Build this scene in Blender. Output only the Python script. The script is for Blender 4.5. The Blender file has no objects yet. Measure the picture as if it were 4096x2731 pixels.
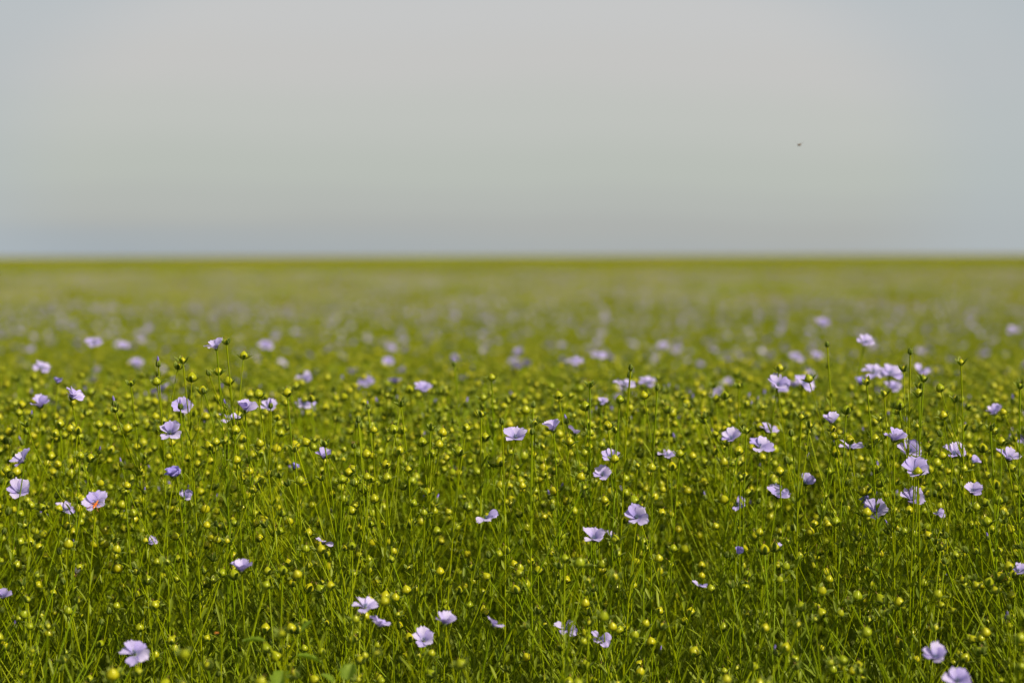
import bpy, math, random
import numpy as np
from mathutils import Vector, Matrix, Quaternion

scene = bpy.context.scene
col = scene.collection
R = math.radians
rnd = random.Random(7)
nrs = np.random.RandomState(11)

# ------------------------------------------------------------------ camera
CAM_Z, PITCH, FPX = 0.798, math.atan(343.0 / 9671.0), 9671.0
FWD = Vector((0, math.cos(PITCH), -math.sin(PITCH)))
ROLL = R(0.15)                                        # held a touch off level
UP0 = Vector((0, math.sin(PITCH), math.cos(PITCH)))
RIGHT = Vector((1, 0, 0)) * math.cos(ROLL) - UP0 * math.sin(ROLL)
UP = UP0 * math.cos(ROLL) + Vector((1, 0, 0)) * math.sin(ROLL)
CAM = Vector((0, 0, CAM_Z))
def at(px, py, d):
    """Point in the field that lies d metres out, seen at the photograph's pixel px, py."""
    return CAM + FWD * d + RIGHT * ((px - 2048) / FPX * d) + UP * ((1365.5 - py) / FPX * d)
def to_px(p):
    v = Vector(p) - CAM
    d = v.dot(FWD)
    return 2048 + v.dot(RIGHT) / d * FPX, 1365.5 - v.dot(UP) / d * FPX, d

cam_d = bpy.data.cameras.new('camera')
cam_d.sensor_width = 36; cam_d.lens = 85
cam_d.clip_start = 0.05; cam_d.clip_end = 20000
cam_d.dof.use_dof = True; cam_d.dof.focus_distance = 2.42; cam_d.dof.aperture_fstop = 4.9
cam_d.dof.aperture_blades = 9
cam = bpy.data.objects.new('camera', cam_d); col.objects.link(cam)
cam.matrix_world = Matrix.Translation(CAM) @ Matrix((RIGHT, UP, -FWD)).transposed().to_4x4()
scene.camera = cam

# ------------------------------------------------------------------ light
TO_SUN = Vector((0.58, -0.47, 0.67)).normalized()
sun_d = bpy.data.lights.new('sun', 'SUN'); sun_d.energy = 5.0; sun_d.angle = R(0.5)
sun_d.color = (1.0, 0.93, 0.80)
sun = bpy.data.objects.new('sun', sun_d); col.objects.link(sun)
sun.rotation_euler = TO_SUN.to_track_quat('Z', 'Y').to_euler(); sun.location = (3, -2, 6)

def nn(nt, kind, **kw):
    n = nt.nodes.new(kind)
    for k, v in kw.items():
        if k.startswith('i_'):
            key = k[2:]
            n.inputs[int(key) if key.isdigit() else key].default_value = v
        else:
            setattr(n, k, v)
    return n
def ramp(nt, stops, fac=None, interp='EASE'):
    n = nt.nodes.new('ShaderNodeValToRGB')
    cr = n.color_ramp; cr.interpolation = interp
    while len(cr.elements) < len(stops): cr.elements.new(0.5)
    for e, (p, c) in zip(cr.elements, stops):
        e.position = p; e.color = (*c, 1) if len(c) == 3 else c
    if fac is not None: nt.links.new(fac, n.inputs[0])
    return n
def math_n(nt, op, a, b=None, clamp=False):
    n = nt.nodes.new('ShaderNodeMath'); n.operation = op; n.use_clamp = clamp
    for i, v in enumerate((a, b)):
        if v is None: continue
        if hasattr(v, 'is_linked') or hasattr(v, 'links'): nt.links.new(v, n.inputs[i])
        else: n.inputs[i].default_value = v
    return n.outputs[0]
def mix_c(nt, fac, a, b, blend='MIX'):
    n = nt.nodes.new('ShaderNodeMix'); n.data_type = 'RGBA'; n.blend_type = blend
    for i, v in ((0, fac), (6, a), (7, b)):
        if hasattr(v, 'links'): nt.links.new(v, n.inputs[i])
        elif i == 0: n.inputs[i].default_value = v
        else: n.inputs[i].default_value = (*v, 1)
    return n.outputs[2]
def s2l(r, g, b):
    f = lambda c: (c / 255 / 12.92) if c <= 10.3 else ((c / 255 + 0.055) / 1.055) ** 2.4
    return (f(r), f(g), f(b))

# ------------------------------------------------------------------ sky: Nishita above, pale summer haze toward the horizon
world = bpy.data.worlds.new('World'); scene.world = world; world.use_nodes = True
nt = world.node_tree; nt.nodes.clear()
out = nt.nodes.new('ShaderNodeOutputWorld')
sky = nt.nodes.new('ShaderNodeTexSky'); sky.sky_type = 'NISHITA'; sky.sun_disc = False
sky.sun_elevation = math.asin(TO_SUN.z); sky.sun_rotation = math.atan2(TO_SUN.x, TO_SUN.y)
sky.air_density = 1.0; sky.dust_density = 3.0; sky.ozone_density = 1.0
bg_sky = nn(nt, 'ShaderNodeBackground', i_Strength=0.10); nt.links.new(sky.outputs[0], bg_sky.inputs[0])
tc = nt.nodes.new('ShaderNodeTexCoord')
sep = nt.nodes.new('ShaderNodeSeparateXYZ'); nt.links.new(tc.outputs['Generated'], sep.inputs[0])
X, Y, Z = sep.outputs
# soft drifting bands in the haze bend the elevation that the haze colour is read at
mp = nn(nt, 'ShaderNodeMapping', i_Scale=(3.4, 3.4, 7.0)); nt.links.new(tc.outputs['Generated'], mp.inputs[0])
nz = nn(nt, 'ShaderNodeTexNoise', i_Scale=1.6, i_Detail=2.0, i_Roughness=0.45); nt.links.new(mp.outputs[0], nz.inputs[0])
wob = math_n(nt, 'MULTIPLY', math_n(nt, 'SUBTRACT', nz.outputs[0], 0.5), 0.022)
el = math_n(nt, 'ADD', Z, wob)
elr = math_n(nt, 'MULTIPLY', el, 8.0, clamp=True)
hz = ramp(nt, [(0.0, s2l(170, 175, 175)), (0.08, s2l(174, 177, 174)), (0.17, s2l(180, 184, 179)), (0.27, s2l(185, 190, 183)),
               (0.45, s2l(192, 195, 190)), (0.62, s2l(197, 197, 195)), (0.78, s2l(198, 199, 199)), (0.90, s2l(195, 199, 202))], elr, 'EASE')
# blue-grey haze bank low on the left of the horizon
low = ramp(nt, [(0.0, (1, 1, 1)), (0.06, (0.75, 0.75, 0.75)), (0.13, (0, 0, 0))], math_n(nt, 'MULTIPLY', Z, 8.0, clamp=True)).outputs[0]
lf = math_n(nt, 'MULTIPLY', math_n(nt, 'ADD', math_n(nt, 'MULTIPLY', X, -5.0), 0.08, clamp=True), 0.9)
hz2 = mix_c(nt, math_n(nt, 'MULTIPLY', low, lf), hz.outputs[0], s2l(163, 173, 180))
# lens vignette painted into the haze colour: darker and bluer away from the centre
dx = math_n(nt, 'MULTIPLY', math_n(nt, 'ADD', X, 0.015), 4.6)
dz = math_n(nt, 'MULTIPLY', math_n(nt, 'SUBTRACT', Z, 0.035), 8.5)
rr = math_n(nt, 'ADD', math_n(nt, 'MULTIPLY', dx, dx), math_n(nt, 'MULTIPLY', dz, dz))
edge = ramp(nt, [(0.0, (0, 0, 0)), (0.30, (0.0, 0.0, 0.0)), (0.62, (0.62, 0.62, 0.62)), (1.0, (1, 1, 1))], math_n(nt, 'MULTIPLY', rr, 0.62, clamp=True)).outputs[0]
hz3 = mix_c(nt, math_n(nt, 'MULTIPLY', edge, 0.9), hz2, s2l(177, 187, 193))
bg_hz = nn(nt, 'ShaderNodeBackground', i_Strength=1.0); nt.links.new(hz3, bg_hz.inputs[0])
fac = ramp(nt, [(0.0, (1, 1, 1)), (0.13, (1, 1, 1)), (0.45, (0.15, 0.15, 0.15)), (1.0, (0.0, 0.0, 0.0))], Z, 'LINEAR').outputs[0]
mxs = nt.nodes.new('ShaderNodeMixShader'); nt.links.new(fac, mxs.inputs[0])
nt.links.new(bg_sky.outputs[0], mxs.inputs[1]); nt.links.new(bg_hz.outputs[0], mxs.inputs[2])
nt.links.new(mxs.outputs[0], out.inputs[0])

# ------------------------------------------------------------------ materials
def new_mat(name):
    m = bpy.data.materials.new(name); m.use_nodes = True
    m.node_tree.nodes.clear()
    return m, m.node_tree
def leafy(name, base_fn, trans=0.3, gloss=0.05, rough=0.4, tint=(1.0, 1.1, 0.5), gtint=(0.85, 0.88, 0.35, 1)):
    """diffuse + translucent + a little sheen"""
    m, nt = new_mat(name)
    o = nt.nodes.new('ShaderNodeOutputMaterial')
    c = base_fn(nt)
    d = nt.nodes.new('ShaderNodeBsdfDiffuse'); nt.links.new(c, d.inputs[0])
    t = nt.nodes.new('ShaderNodeBsdfTranslucent')
    nt.links.new(mix_c(nt, 1.0, c, tint, 'MULTIPLY'), t.inputs[0])
    mx = nn(nt, 'ShaderNodeMixShader', i_0=trans); nt.links.new(d.outputs[0], mx.inputs[1]); nt.links.new(t.outputs[0], mx.inputs[2])
    g = nn(nt, 'ShaderNodeBsdfGlossy', i_Roughness=rough); g.inputs[0].default_value = gtint
    lw = nn(nt, 'ShaderNodeLayerWeight', i_Blend=0.25)
    gf = math_n(nt, 'ADD', math_n(nt, 'MULTIPLY', lw.outputs['Fresnel'], gloss * .6), gloss * .8)
    mx2 = nt.nodes.new('ShaderNodeMixShader'); nt.links.new(gf, mx2.inputs[0])
    nt.links.new(mx.outputs[0], mx2.inputs[1]); nt.links.new(g.outputs[0], mx2.inputs[2])
    nt.links.new(mx2.outputs[0], o.inputs[0])
    return m
def rand_of(nt):
    return nt.nodes.new('ShaderNodeObjectInfo').outputs['Random']
def uv_of(nt):
    u = nt.nodes.new('ShaderNodeUVMap'); u.uv_map = 'UVMap'
    s = nt.nodes.new('ShaderNodeSeparateXYZ'); nt.links.new(u.outputs[0], s.inputs[0])
    return s.outputs[0], s.outputs[1]
def wnoise(nt, scale, detail=2.0):
    g = nt.nodes.new('ShaderNodeNewGeometry')
    n = nn(nt, 'ShaderNodeTexNoise', i_Scale=scale, i_Detail=detail); nt.links.new(g.outputs['Position'], n.inputs['Vector'])
    return n.outputs[0]

def stem_c(nt):
    r = rand_of(nt)
    c = mix_c(nt, r, (0.180, 0.255, 0.001), (0.340, 0.350, 0.001))
    return mix_c(nt, math_n(nt, 'MULTIPLY', wnoise(nt, 35.0), 0.6), c, (0.120, 0.215, 0.003))
def leaf_c(nt):
    u, v = uv_of(nt)
    r = rand_of(nt)
    c = mix_c(nt, r, (0.098, 0.160, 0.001), (0.250, 0.295, 0.001))
    c = mix_c(nt, math_n(nt, 'MULTIPLY', wnoise(nt, 60.0), 0.7), c, (0.230, 0.280, 0.030))
    mid = math_n(nt, 'LESS_THAN', math_n(nt, 'ABSOLUTE', math_n(nt, 'SUBTRACT', u, 0.5)), 0.06)
    return mix_c(nt, math_n(nt, 'MULTIPLY', mid, 0.4), c, (0.16, 0.22, 0.05))
def capsule_c(nt):
    u, v = uv_of(nt)
    r = rand_of(nt)
    c = mix_c(nt, r, (0.235, 0.300, 0.001), (0.520, 0.460, 0.001))
    # ten pale ribs with darker green grooves
    w = math_n(nt, 'ABSOLUTE', math_n(nt, 'SINE', math_n(nt, 'MULTIPLY', u, math.pi * 10)))
    rib = ramp(nt, [(0.0, (1, 1, 1)), (0.28, (0.35, 0.35, 0.35)), (0.6, (0, 0, 0))], w).outputs[0]
    c = mix_c(nt, math_n(nt, 'MULTIPLY', rib, 0.55), c, (0.760, 0.690, 0.080))
    c = mix_c(nt, math_n(nt, 'MULTIPLY', wnoise(nt, 300.0), 0.35), c, (0.270, 0.330, 0.004))
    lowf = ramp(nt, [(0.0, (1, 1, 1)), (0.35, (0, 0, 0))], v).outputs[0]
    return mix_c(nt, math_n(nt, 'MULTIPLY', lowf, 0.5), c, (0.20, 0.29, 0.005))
def sepal_c(nt):
    u, v = uv_of(nt)
    r = rand_of(nt)
    c = mix_c(nt, r, (0.044, 0.092, 0.003), (0.095, 0.150, 0.004))
    e = math_n(nt, 'ABSOLUTE', math_n(nt, 'SUBTRACT', u, 0.5))
    ef = ramp(nt, [(0.0, (0.1, 0.1, 0.1)), (0.30, (0.05, 0.05, 0.05)), (0.42, (1, 1, 1))], e).outputs[0]
    c = mix_c(nt, math_n(nt, 'MULTIPLY', ef, 0.85), c, (0.360, 0.400, 0.090))
    tip = ramp(nt, [(0.6, (0, 0, 0)), (1.0, (1, 1, 1))], v).outputs[0]  # tips painted paler, standing in for sun shining through them
    return mix_c(nt, math_n(nt, 'MULTIPLY', tip, 0.65), c, (0.34, 0.37, 0.07))
def petal_fn(pale, deep):
    def fn(nt):
        u, v = uv_of(nt)
        r = rand_of(nt)
        c = mix_c(nt, r, pale, deep)
        nz = nn(nt, 'ShaderNodeTexNoise', i_Scale=9.0, i_Detail=2.0)
        uvn = nt.nodes.new('ShaderNodeUVMap'); uvn.uv_map = 'UVMap'; nt.links.new(uvn.outputs[0], nz.inputs['Vector'])
        ph = math_n(nt, 'ADD', math_n(nt, 'MULTIPLY', u, 50.0), math_n(nt, 'MULTIPLY', nz.outputs[0], 5.0))
        w = math_n(nt, 'ADD', math_n(nt, 'MULTIPLY', math_n(nt, 'SINE', ph), 0.5), 0.5)
        vein = ramp(nt, [(0.55, (0, 0, 0)), (0.95, (1, 1, 1))], w).outputs[0]
        vf = ramp(nt, [(0.1, (0.2, 0.2, 0.2)), (0.35, (0.9, 0.9, 0.9)), (0.9, (0.18, 0.18, 0.18))], v).outputs[0]
        c = mix_c(nt, math_n(nt, 'MULTIPLY', math_n(nt, 'MULTIPLY', vein, vf), 0.85), c, (0.200, 0.140, 0.520))
        thr = ramp(nt, [(0.10, (0, 0, 0)), (0.24, (1, 1, 1)), (0.5, (0, 0, 0))], v).outputs[0]
        c = mix_c(nt, math_n(nt, 'MULTIPLY', thr, 0.65), c, (0.25, 0.22, 0.50))
        base = ramp(nt, [(0.05, (1, 1, 1)), (0.22, (0, 0, 0))], v).outputs[0]
        c = mix_c(nt, math_n(nt, 'MULTIPLY', base, 0.75), c, (0.62, 0.66, 0.60))
        big = math_n(nt, 'MULTIPLY', nz.outputs[0], 0.35)
        return mix_c(nt, big, c, (0.52, 0.44, 0.79))
    return fn
def flat_c(c1, c2, scale=80.0):
    return lambda nt: mix_c(nt, wnoise(nt, scale), c1, c2)

M_STEM = leafy('stem_skin', stem_c, 0.08, 0.025, 0.42)
M_LEAF = leafy('leaf_skin', leaf_c, 0.34, 0.03, 0.45)
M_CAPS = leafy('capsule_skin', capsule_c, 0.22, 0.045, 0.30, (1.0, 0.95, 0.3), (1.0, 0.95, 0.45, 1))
M_SEPAL = leafy('sepal_skin', sepal_c, 0.34, 0.02, 0.5)
M_PETAL = leafy('petal_skin', petal_fn((0.76, 0.67, 0.85), (0.50, 0.41, 0.78)), 0.36, 0.01, 0.5, (0.97, 0.93, 1.0))
M_PETAL_DEEP = leafy('petal_skin_deep', petal_fn((0.38, 0.33, 0.76), (0.34, 0.28, 0.72)), 0.36, 0.01, 0.5, (0.9, 0.9, 1.0))
M_ANTHER = leafy('anther_skin', flat_c((0.12, 0.16, 0.38), (0.35, 0.42, 0.45), 900.0), 0.2, 0.02)
M_DRY = leafy('dry_style', flat_c((0.42, 0.26, 0.10), (0.22, 0.11, 0.04), 400.0), 0.15, 0.02)
M_BUDTIP = leafy('bud_tip', flat_c((0.20, 0.14, 0.50), (0.33, 0.26, 0.66), 500.0), 0.2, 0.02)
MATS = [M_STEM, M_LEAF, M_CAPS, M_SEPAL, M_PETAL, M_ANTHER, M_DRY, M_BUDTIP, M_PETAL_DEEP]
STEM, LEAF, CAPS, SEPAL, PETAL, ANTHER, DRY, BUDTIP, PETALD = range(9)

# ------------------------------------------------------------------ mesh building
class MB:
    """collects vertices, faces, uvs and material indices"""
    def __init__(s): s.v, s.uv, s.f, s.m, s.n = [], [], [], [], 0
    def add(s, v, uv, faces, mat):
        v = np.asarray(v, float).reshape(-1, 3)
        s.v.append(v); s.uv.append(np.asarray(uv, float).reshape(-1, 2))
        for fa in faces:
            fa = np.asarray(fa, int)
            if len(fa): s.f.append(fa + s.n); s.m.append(np.full(len(fa), mat))
        s.n += len(v)
    def put(s, other, M=None):
        if other.n == 0: return
        v = np.concatenate(other.v)
        if M is not None:
            A = np.array(M); v = v @ A[:3, :3].T + A[:3, 3]
        s.v.append(v); s.uv.extend(other.uv)
        s.f.extend(f + s.n for f in other.f); s.m.extend(other.m); s.n += len(v)
    def mesh(s, name, smooth=True, mats=None):
        me = bpy.data.meshes.new(name)
        v = np.concatenate(s.v) if s.v else np.zeros((0, 3)); uv = np.concatenate(s.uv)
        me.vertices.add(len(v)); me.vertices.foreach_set('co', v.ravel())
        loops = np.concatenate([f.ravel() for f in s.f]); sizes = np.concatenate([np.full(len(f), f.shape[1]) for f in s.f])
        mi = np.concatenate(s.m)
        me.loops.add(len(loops)); me.loops.foreach_set('vertex_index', loops.astype(np.int32))
        me.polygons.add(len(sizes))
        st = np.concatenate([[0], np.cumsum(sizes)[:-1]])
        me.polygons.foreach_set('loop_start', st.astype(np.int32))
        used = sorted(set(mi.tolist()))
        if mats is None:
            for k in used: me.materials.append(MATS[k])
            mp_ = {k: i for i, k in enumerate(used)}
            mi = np.array([mp_[k] for k in mi.tolist()])
        else:
            for k in mats: me.materials.append(k)
        me.polygons.foreach_set('material_index', mi.astype(np.int32))
        me.polygons.foreach_set('use_smooth', np.full(len(sizes), smooth))
        ul = me.uv_layers.new(name='UVMap'); ul.data.foreach_set('uv', uv[loops].ravel())
        me.update(calc_edges=True); me.validate()
        return me

def grid_faces(a, b):
    i, j = np.meshgrid(np.arange(a - 1), np.arange(b - 1), indexing='ij')
    q = (i * b + j).ravel()
    return np.stack([q, q + 1, q + b + 1, q + b], 1)
def bez(p0, p1, p2, n):
    t = np.linspace(0, 1, n)[:, None]
    return (1 - t) ** 2 * np.array(p0) + 2 * t * (1 - t) * np.array(p1) + t ** 2 * np.array(p2)
def tube(mb, pts, r0, r1, sides, mat, flare=0.0):
    pts = np.asarray(pts, float); n = len(pts)
    d = np.gradient(pts, axis=0); d /= np.linalg.norm(d, axis=1)[:, None] + 1e-12
    ref = np.array([0.31, 0.95, 0.05]); a = np.cross(d, ref); a /= np.linalg.norm(a, axis=1)[:, None] + 1e-12
    b = np.cross(d, a)
    rad = np.linspace(r0, r1, n)
    if flare: rad[-1] *= 1 + flare
    th = np.linspace(0, 2 * np.pi, sides + 1)
    v = pts[:, None] + rad[:, None, None] * (np.cos(th)[None, :, None] * a[:, None] + np.sin(th)[None, :, None] * b[:, None])
    uv = np.stack(np.meshgrid(np.linspace(0, 1, n), np.linspace(0, 1, sides + 1), indexing='ij')[::-1], -1)
    mb.add(v, uv, [grid_faces(n, sides + 1)], mat)
def lathe(mb, prof, sides, mat, lobes=0, amp=0.0):
    prof = np.asarray(prof, float); n = len(prof)
    th = np.linspace(0, 2 * np.pi, sides + 1)
    rr = prof[:, 0][:, None] * (1 - amp * (0.5 + 0.5 * np.cos(lobes * th))[None] if lobes else 1.0 + 0 * th[None])
    v = np.stack([rr * np.cos(th), rr * np.sin(th), np.repeat(prof[:, 1][:, None], sides + 1, 1)], -1)
    uv = np.stack(np.meshgrid(np.linspace(0, 1, n), np.linspace(0, 1, sides + 1), indexing='ij')[::-1], -1)
    mb.add(v, uv, [grid_faces(n, sides + 1)], mat)
mm = 0.001

# ---- plant organs, each standing at its own base point with +Z along its stalk
def capsule_mb(Rr, H, sides, rings, seed, dry=True):
    r_ = random.Random(seed); mb = MB()
    t = np.linspace(0, 1, rings)
    prof = []
    for x in t:
        q = math.sqrt(max(0, 1 - ((x - .42) / .42) ** 2)) if x < .42 else max(0, math.cos((x - .42) / .58 * math.pi / 2)) ** .82 * (1 - .12 * (x - .42) / .58)
        prof.append((max(.03 * mm, Rr * q), H * x))
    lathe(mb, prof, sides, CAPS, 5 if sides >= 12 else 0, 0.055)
    if dry:
        k = 5; pts = [(0, 0, H * 0.97)]
        bx, by = r_.uniform(-.5, .5), r_.uniform(-.5, .5)
        for i in range(1, k):
            pts.append((bx * i * 0.5 * mm + r_.uniform(-.25, .25) * mm, by * i * 0.5 * mm, H + i * r_.uniform(.45, .75) * mm))
        tube(mb, pts, 0.35 * mm, 0.16 * mm, 4, DRY)
    return mb
def sepal(mb, ang, L, W, Rs, turn, flare, z0, na, nb, seed):
    """follows the round of the boll (radius Rs) through the angle turn, then lets its tip flare out"""
    s = np.linspace(0, 1, na); arc = min(.8, Rs * turn / L)
    th = np.where(s < arc, R(90) - turn * s / arc, R(90) - turn + (flare - (R(90) - turn)) * np.clip((s - arc) / (1 - arc), 0, 1) ** .6)
    ds = L / (na - 1); thm = (th[1:] + th[:-1]) / 2
    r = 0.45 * mm + np.concatenate([[0], np.cumsum(np.sin(thm) * ds)]); z = z0 + np.concatenate([[0], np.cumsum(np.cos(thm) * ds)])
    w = W * np.sin(np.pi * np.clip(0.10 + 0.90 * s, 0, 1) ** 1.12) ** 0.7; w[-1] = 0.05 * mm
    u = np.linspace(-1, 1, nb)
    rc = np.maximum(r, W * 0.5)
    a = u[None] * (w / 2 / rc)[:, None]
    x = r[:, None] - rc[:, None] * (1 - np.cos(a)) * .8; y = rc[:, None] * np.sin(a)
    zz = z[:, None] + (np.abs(u) ** 2)[None] * (w * .10)[:, None]
    v = np.stack([x, y, zz], -1)
    c, sn = math.cos(ang), math.sin(ang)
    v = v @ np.array([[c, sn, 0], [-sn, c, 0], [0, 0, 1]])
    uv = np.stack(np.meshgrid(s, np.linspace(0, 1, nb), indexing='ij')[::-1], -1)
    mb.add(v, uv, [grid_faces(na, nb)], SEPAL)
def calyx_mb(kind, na, nb, seed):
    r_ = random.Random(seed); mb = MB(); a0 = r_.uniform(0, 6)
    for k in range(5):
        a = a0 + k * 2 * math.pi / 5 + r_.uniform(-.18, .18); f = r_.uniform(.88, 1.14)
        if kind == 'splay': sepal(mb, a, 11.6 * mm * f, 4.2 * mm, 4.9 * mm, R(r_.uniform(44, 66)), R(r_.uniform(34, 84)), -.5 * mm, na, nb, seed + k)
        elif kind == 'hug': sepal(mb, a, 10.4 * mm * f, 3.9 * mm, 3.5 * mm, R(r_.uniform(54, 78)), R(r_.uniform(14, 68)), -.3 * mm, na, nb, seed + k)
        elif kind == 'closed': sepal(mb, a, 8.6 * mm * f, 3.6 * mm, 2.2 * mm, R(98), R(r_.uniform(-26, -14)), -.1 * mm, na, nb, seed + k)
        else: sepal(mb, a, 6.8 * mm * f, 3.3 * mm, 2.6 * mm, R(r_.uniform(50, 70)), R(r_.uniform(26, 46)), 0, na, nb, seed + k)
    return mb
def petal_mb(ang, L, W, th0, th1, na, nb, ruf, seed, mat=PETAL, crumple=0.0):
    r_ = np.random.RandomState(seed)
    s = np.linspace(0, 1, na); th = th0 + (th1 - th0) * s ** 0.9
    ds = L / (na - 1)
    r = 0.7 * mm + np.concatenate([[0], np.cumsum(np.sin(th[:-1]) * ds)]); z = np.concatenate([[0], np.cumsum(np.cos(th[:-1]) * ds)])
    w = W * (0.10 + 0.90 * np.sin(np.pi * 0.5 * np.clip(s / 0.74, 0, 1)) ** 1.25)
    tipf = np.clip((s - 0.62) / 0.38, 0, 1); w = w * np.sqrt(np.clip(1 - 0.80 * tipf ** 2.6, 0.01, 1))
    u = np.linspace(-1, 1, nb)
    # blade cups a little and one edge lies over its neighbour
    nrm_r, nrm_z = -np.cos(th), np.sin(th)
    cup = (u[None] ** 2) * (w[:, None] * 0.16) + u[None] * (w[:, None] * 0.10)
    ph = r_.uniform(0, 6, 3)
    ruff = ruf * (s[:, None] ** 2) * (np.sin(u[None] * 4.1 + ph[0]) + 0.6 * np.sin(u[None] * 8.3 + ph[1] + 2 * s[:, None])) * mm
    tipcut = 1 - 0.055 * (s[:, None] ** 5) * (np.sin(u[None] * 6 + ph[2]) + 0.7 * np.sin(u[None] * 13 + ph[0]) + 2.6 * u[None] ** 2)
    if crumple:
        ruff = ruff + crumple * mm * (s[:, None]) * (np.sin(u[None] * 7 + 5 * s[:, None] + ph[1]) + np.sin(9 * s[:, None] + ph[2] - 3 * u[None]))
    off = cup + ruff
    rr = (0.7 * mm + (r[:, None] - 0.7 * mm) * tipcut) + nrm_r[:, None] * off
    zz = z[:, None] * tipcut + nrm_z[:, None] * off
    yy = u[None] * w[:, None] / 2
    v = np.stack([rr, yy * np.ones_like(rr), zz + 1.6 * mm], -1)
    c, sn = math.cos(ang), math.sin(ang)
    v = v @ np.array([[c, sn, 0], [-sn, c, 0], [0, 0, 1]])
    uv = np.stack(np.meshgrid(s, np.linspace(0, 1, nb), indexing='ij')[::-1], -1)
    mb = MB(); mb.add(v, uv, [grid_faces(na, nb)], mat)
    return mb
FLOWER_KINDS = {  # base angle, tip angle, length, width, ruffle, crumple
    'open': (38, 84, 15.0, 12.8, .4, 0), 'cup': (26, 70, 15.2, 12.6, .45, 0), 'wide': (48, 98, 14.8, 13.0, .5, 0),
    'ragged': (30, 92, 14.2, 11.5, .9, .5), 'crumpled': (10, 78, 12.0, 13.5, .9, 1.3), 'star': (32, 82, 15.0, 10.4, .35, 0)}
def stamens_mb(seed):
    r_ = random.Random(seed); mb = MB()
    for k in range(5):
        a = k * 2 * math.pi / 5; o = 1.1 * mm
        p0 = (0.4 * mm * math.cos(a), 0.4 * mm * math.sin(a), 1.5 * mm); p2 = (o * math.cos(a) * r_.uniform(.7, 1.2), o * math.sin(a), 5.6 * mm * r_.uniform(.85, 1.1))
        tube(mb, [p0, ((p0[0] + p2[0]) / 2, (p0[1] + p2[1]) / 2, 3.6 * mm), p2], .35 * mm, .3 * mm, 4, ANTHER)
        tube(mb, [(p2[0], p2[1], p2[2] - .5 * mm), (p2[0], p2[1], p2[2] + .3 * mm), (p2[0] * 1.2, p2[1] * 1.2, p2[2] + 1.2 * mm)], .62 * mm, .40 * mm, 5, ANTHER)
    return mb
def flower_base_mb(seed, na=5, nb=4):
    mb = MB(); lathe(mb, [(.55 * mm, 0), (1.25 * mm, .7 * mm), (1.5 * mm, 1.8 * mm), (1.1 * mm, 3.0 * mm), (.15 * mm, 3.6 * mm)], 8, SEPAL)
    mb.put(calyx_mb('flower', na, nb, seed))
    return mb
def bud_mb(violet, seed, na=6, nb=4):
    mb = MB(); f = 1.0 if violet else 0.9
    lathe(mb, [(.5 * mm, 0), (1.5 * mm, 1.4 * mm), (1.75 * mm, 3.2 * mm), (1.2 * mm, 5.6 * mm), (.2 * mm, 7.2 * mm)], 8, SEPAL)
    mb.put(calyx_mb('closed', na, nb, seed))
    if violet:
        lathe(mb, [(1.1 * mm, 5.0 * mm), (1.25 * mm, 7.0 * mm), (1.0 * mm, 9.0 * mm), (.45 * mm, 10.6 * mm), (.08 * mm, 11.2 * mm)], 7, BUDTIP, 5, .25)
    return mb
def withered_mb(seed):
    mb = bud_mb(False, seed); r_ = random.Random(seed)
    for k in range(6):
        a = k * 1.05; q = r_.uniform(2, 3.6) * mm
        tube(mb, [(0.6 * mm * math.cos(a), .6 * mm * math.sin(a), 5 * mm), (1.2 * mm * math.cos(a), 1.2 * mm * math.sin(a), 7 * mm), (q * math.cos(a), q * math.sin(a), (7.5 + r_.uniform(-1, 1.5)) * mm)], .5 * mm, .2 * mm, 4, DRY)
    return mb
def leaf(mb, p, d, L, W, droop, roll, na=4, nb=3):
    """narrow lance-shaped blade from point p along unit direction d"""
    d = np.array(d); side = np.cross(d, (0, 0, 1.0)); side /= np.linalg.norm(side) + 1e-9
    nrm = np.cross(side, d)
    side = side * math.cos(roll) + nrm * math.sin(roll); nrm = np.cross(side, d)
    s = np.linspace(0, 1, na)
    w = W * np.sin(np.pi * np.clip(.10 + .90 * s, 0, 1)) ** .75; w[-1] = W * .03
    u = np.linspace(-1, 1, nb)
    c = np.array(p) + d * (s * L)[:, None] + np.array([0, 0, -1.0]) * (droop * L * s ** 2)[:, None]
    v = c[:, None] + side[None, None] * (w / 2)[:, None, None] * u[None, :, None] + nrm[None, None] * (np.abs(u)[None, :, None] * (w * .18)[:, None, None])
    uv = np.stack(np.meshgrid(s, np.linspace(0, 1, nb), indexing='ij')[::-1], -1)
    mb.add(v, uv, [grid_faces(na, nb)], LEAF)

HEAD_KINDS = ('capsule', 'young', 'bud', 'violet_bud', 'withered')
def frame(p, axis, spin, scale):
    q = Vector((0, 0, 1)).rotation_difference(Vector(axis).normalized())
    return Matrix.Translation(Vector(p)) @ q.to_matrix().to_4x4() @ Matrix.Rotation(spin, 4, 'Z') @ Matrix.Scale(scale, 4)

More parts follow.
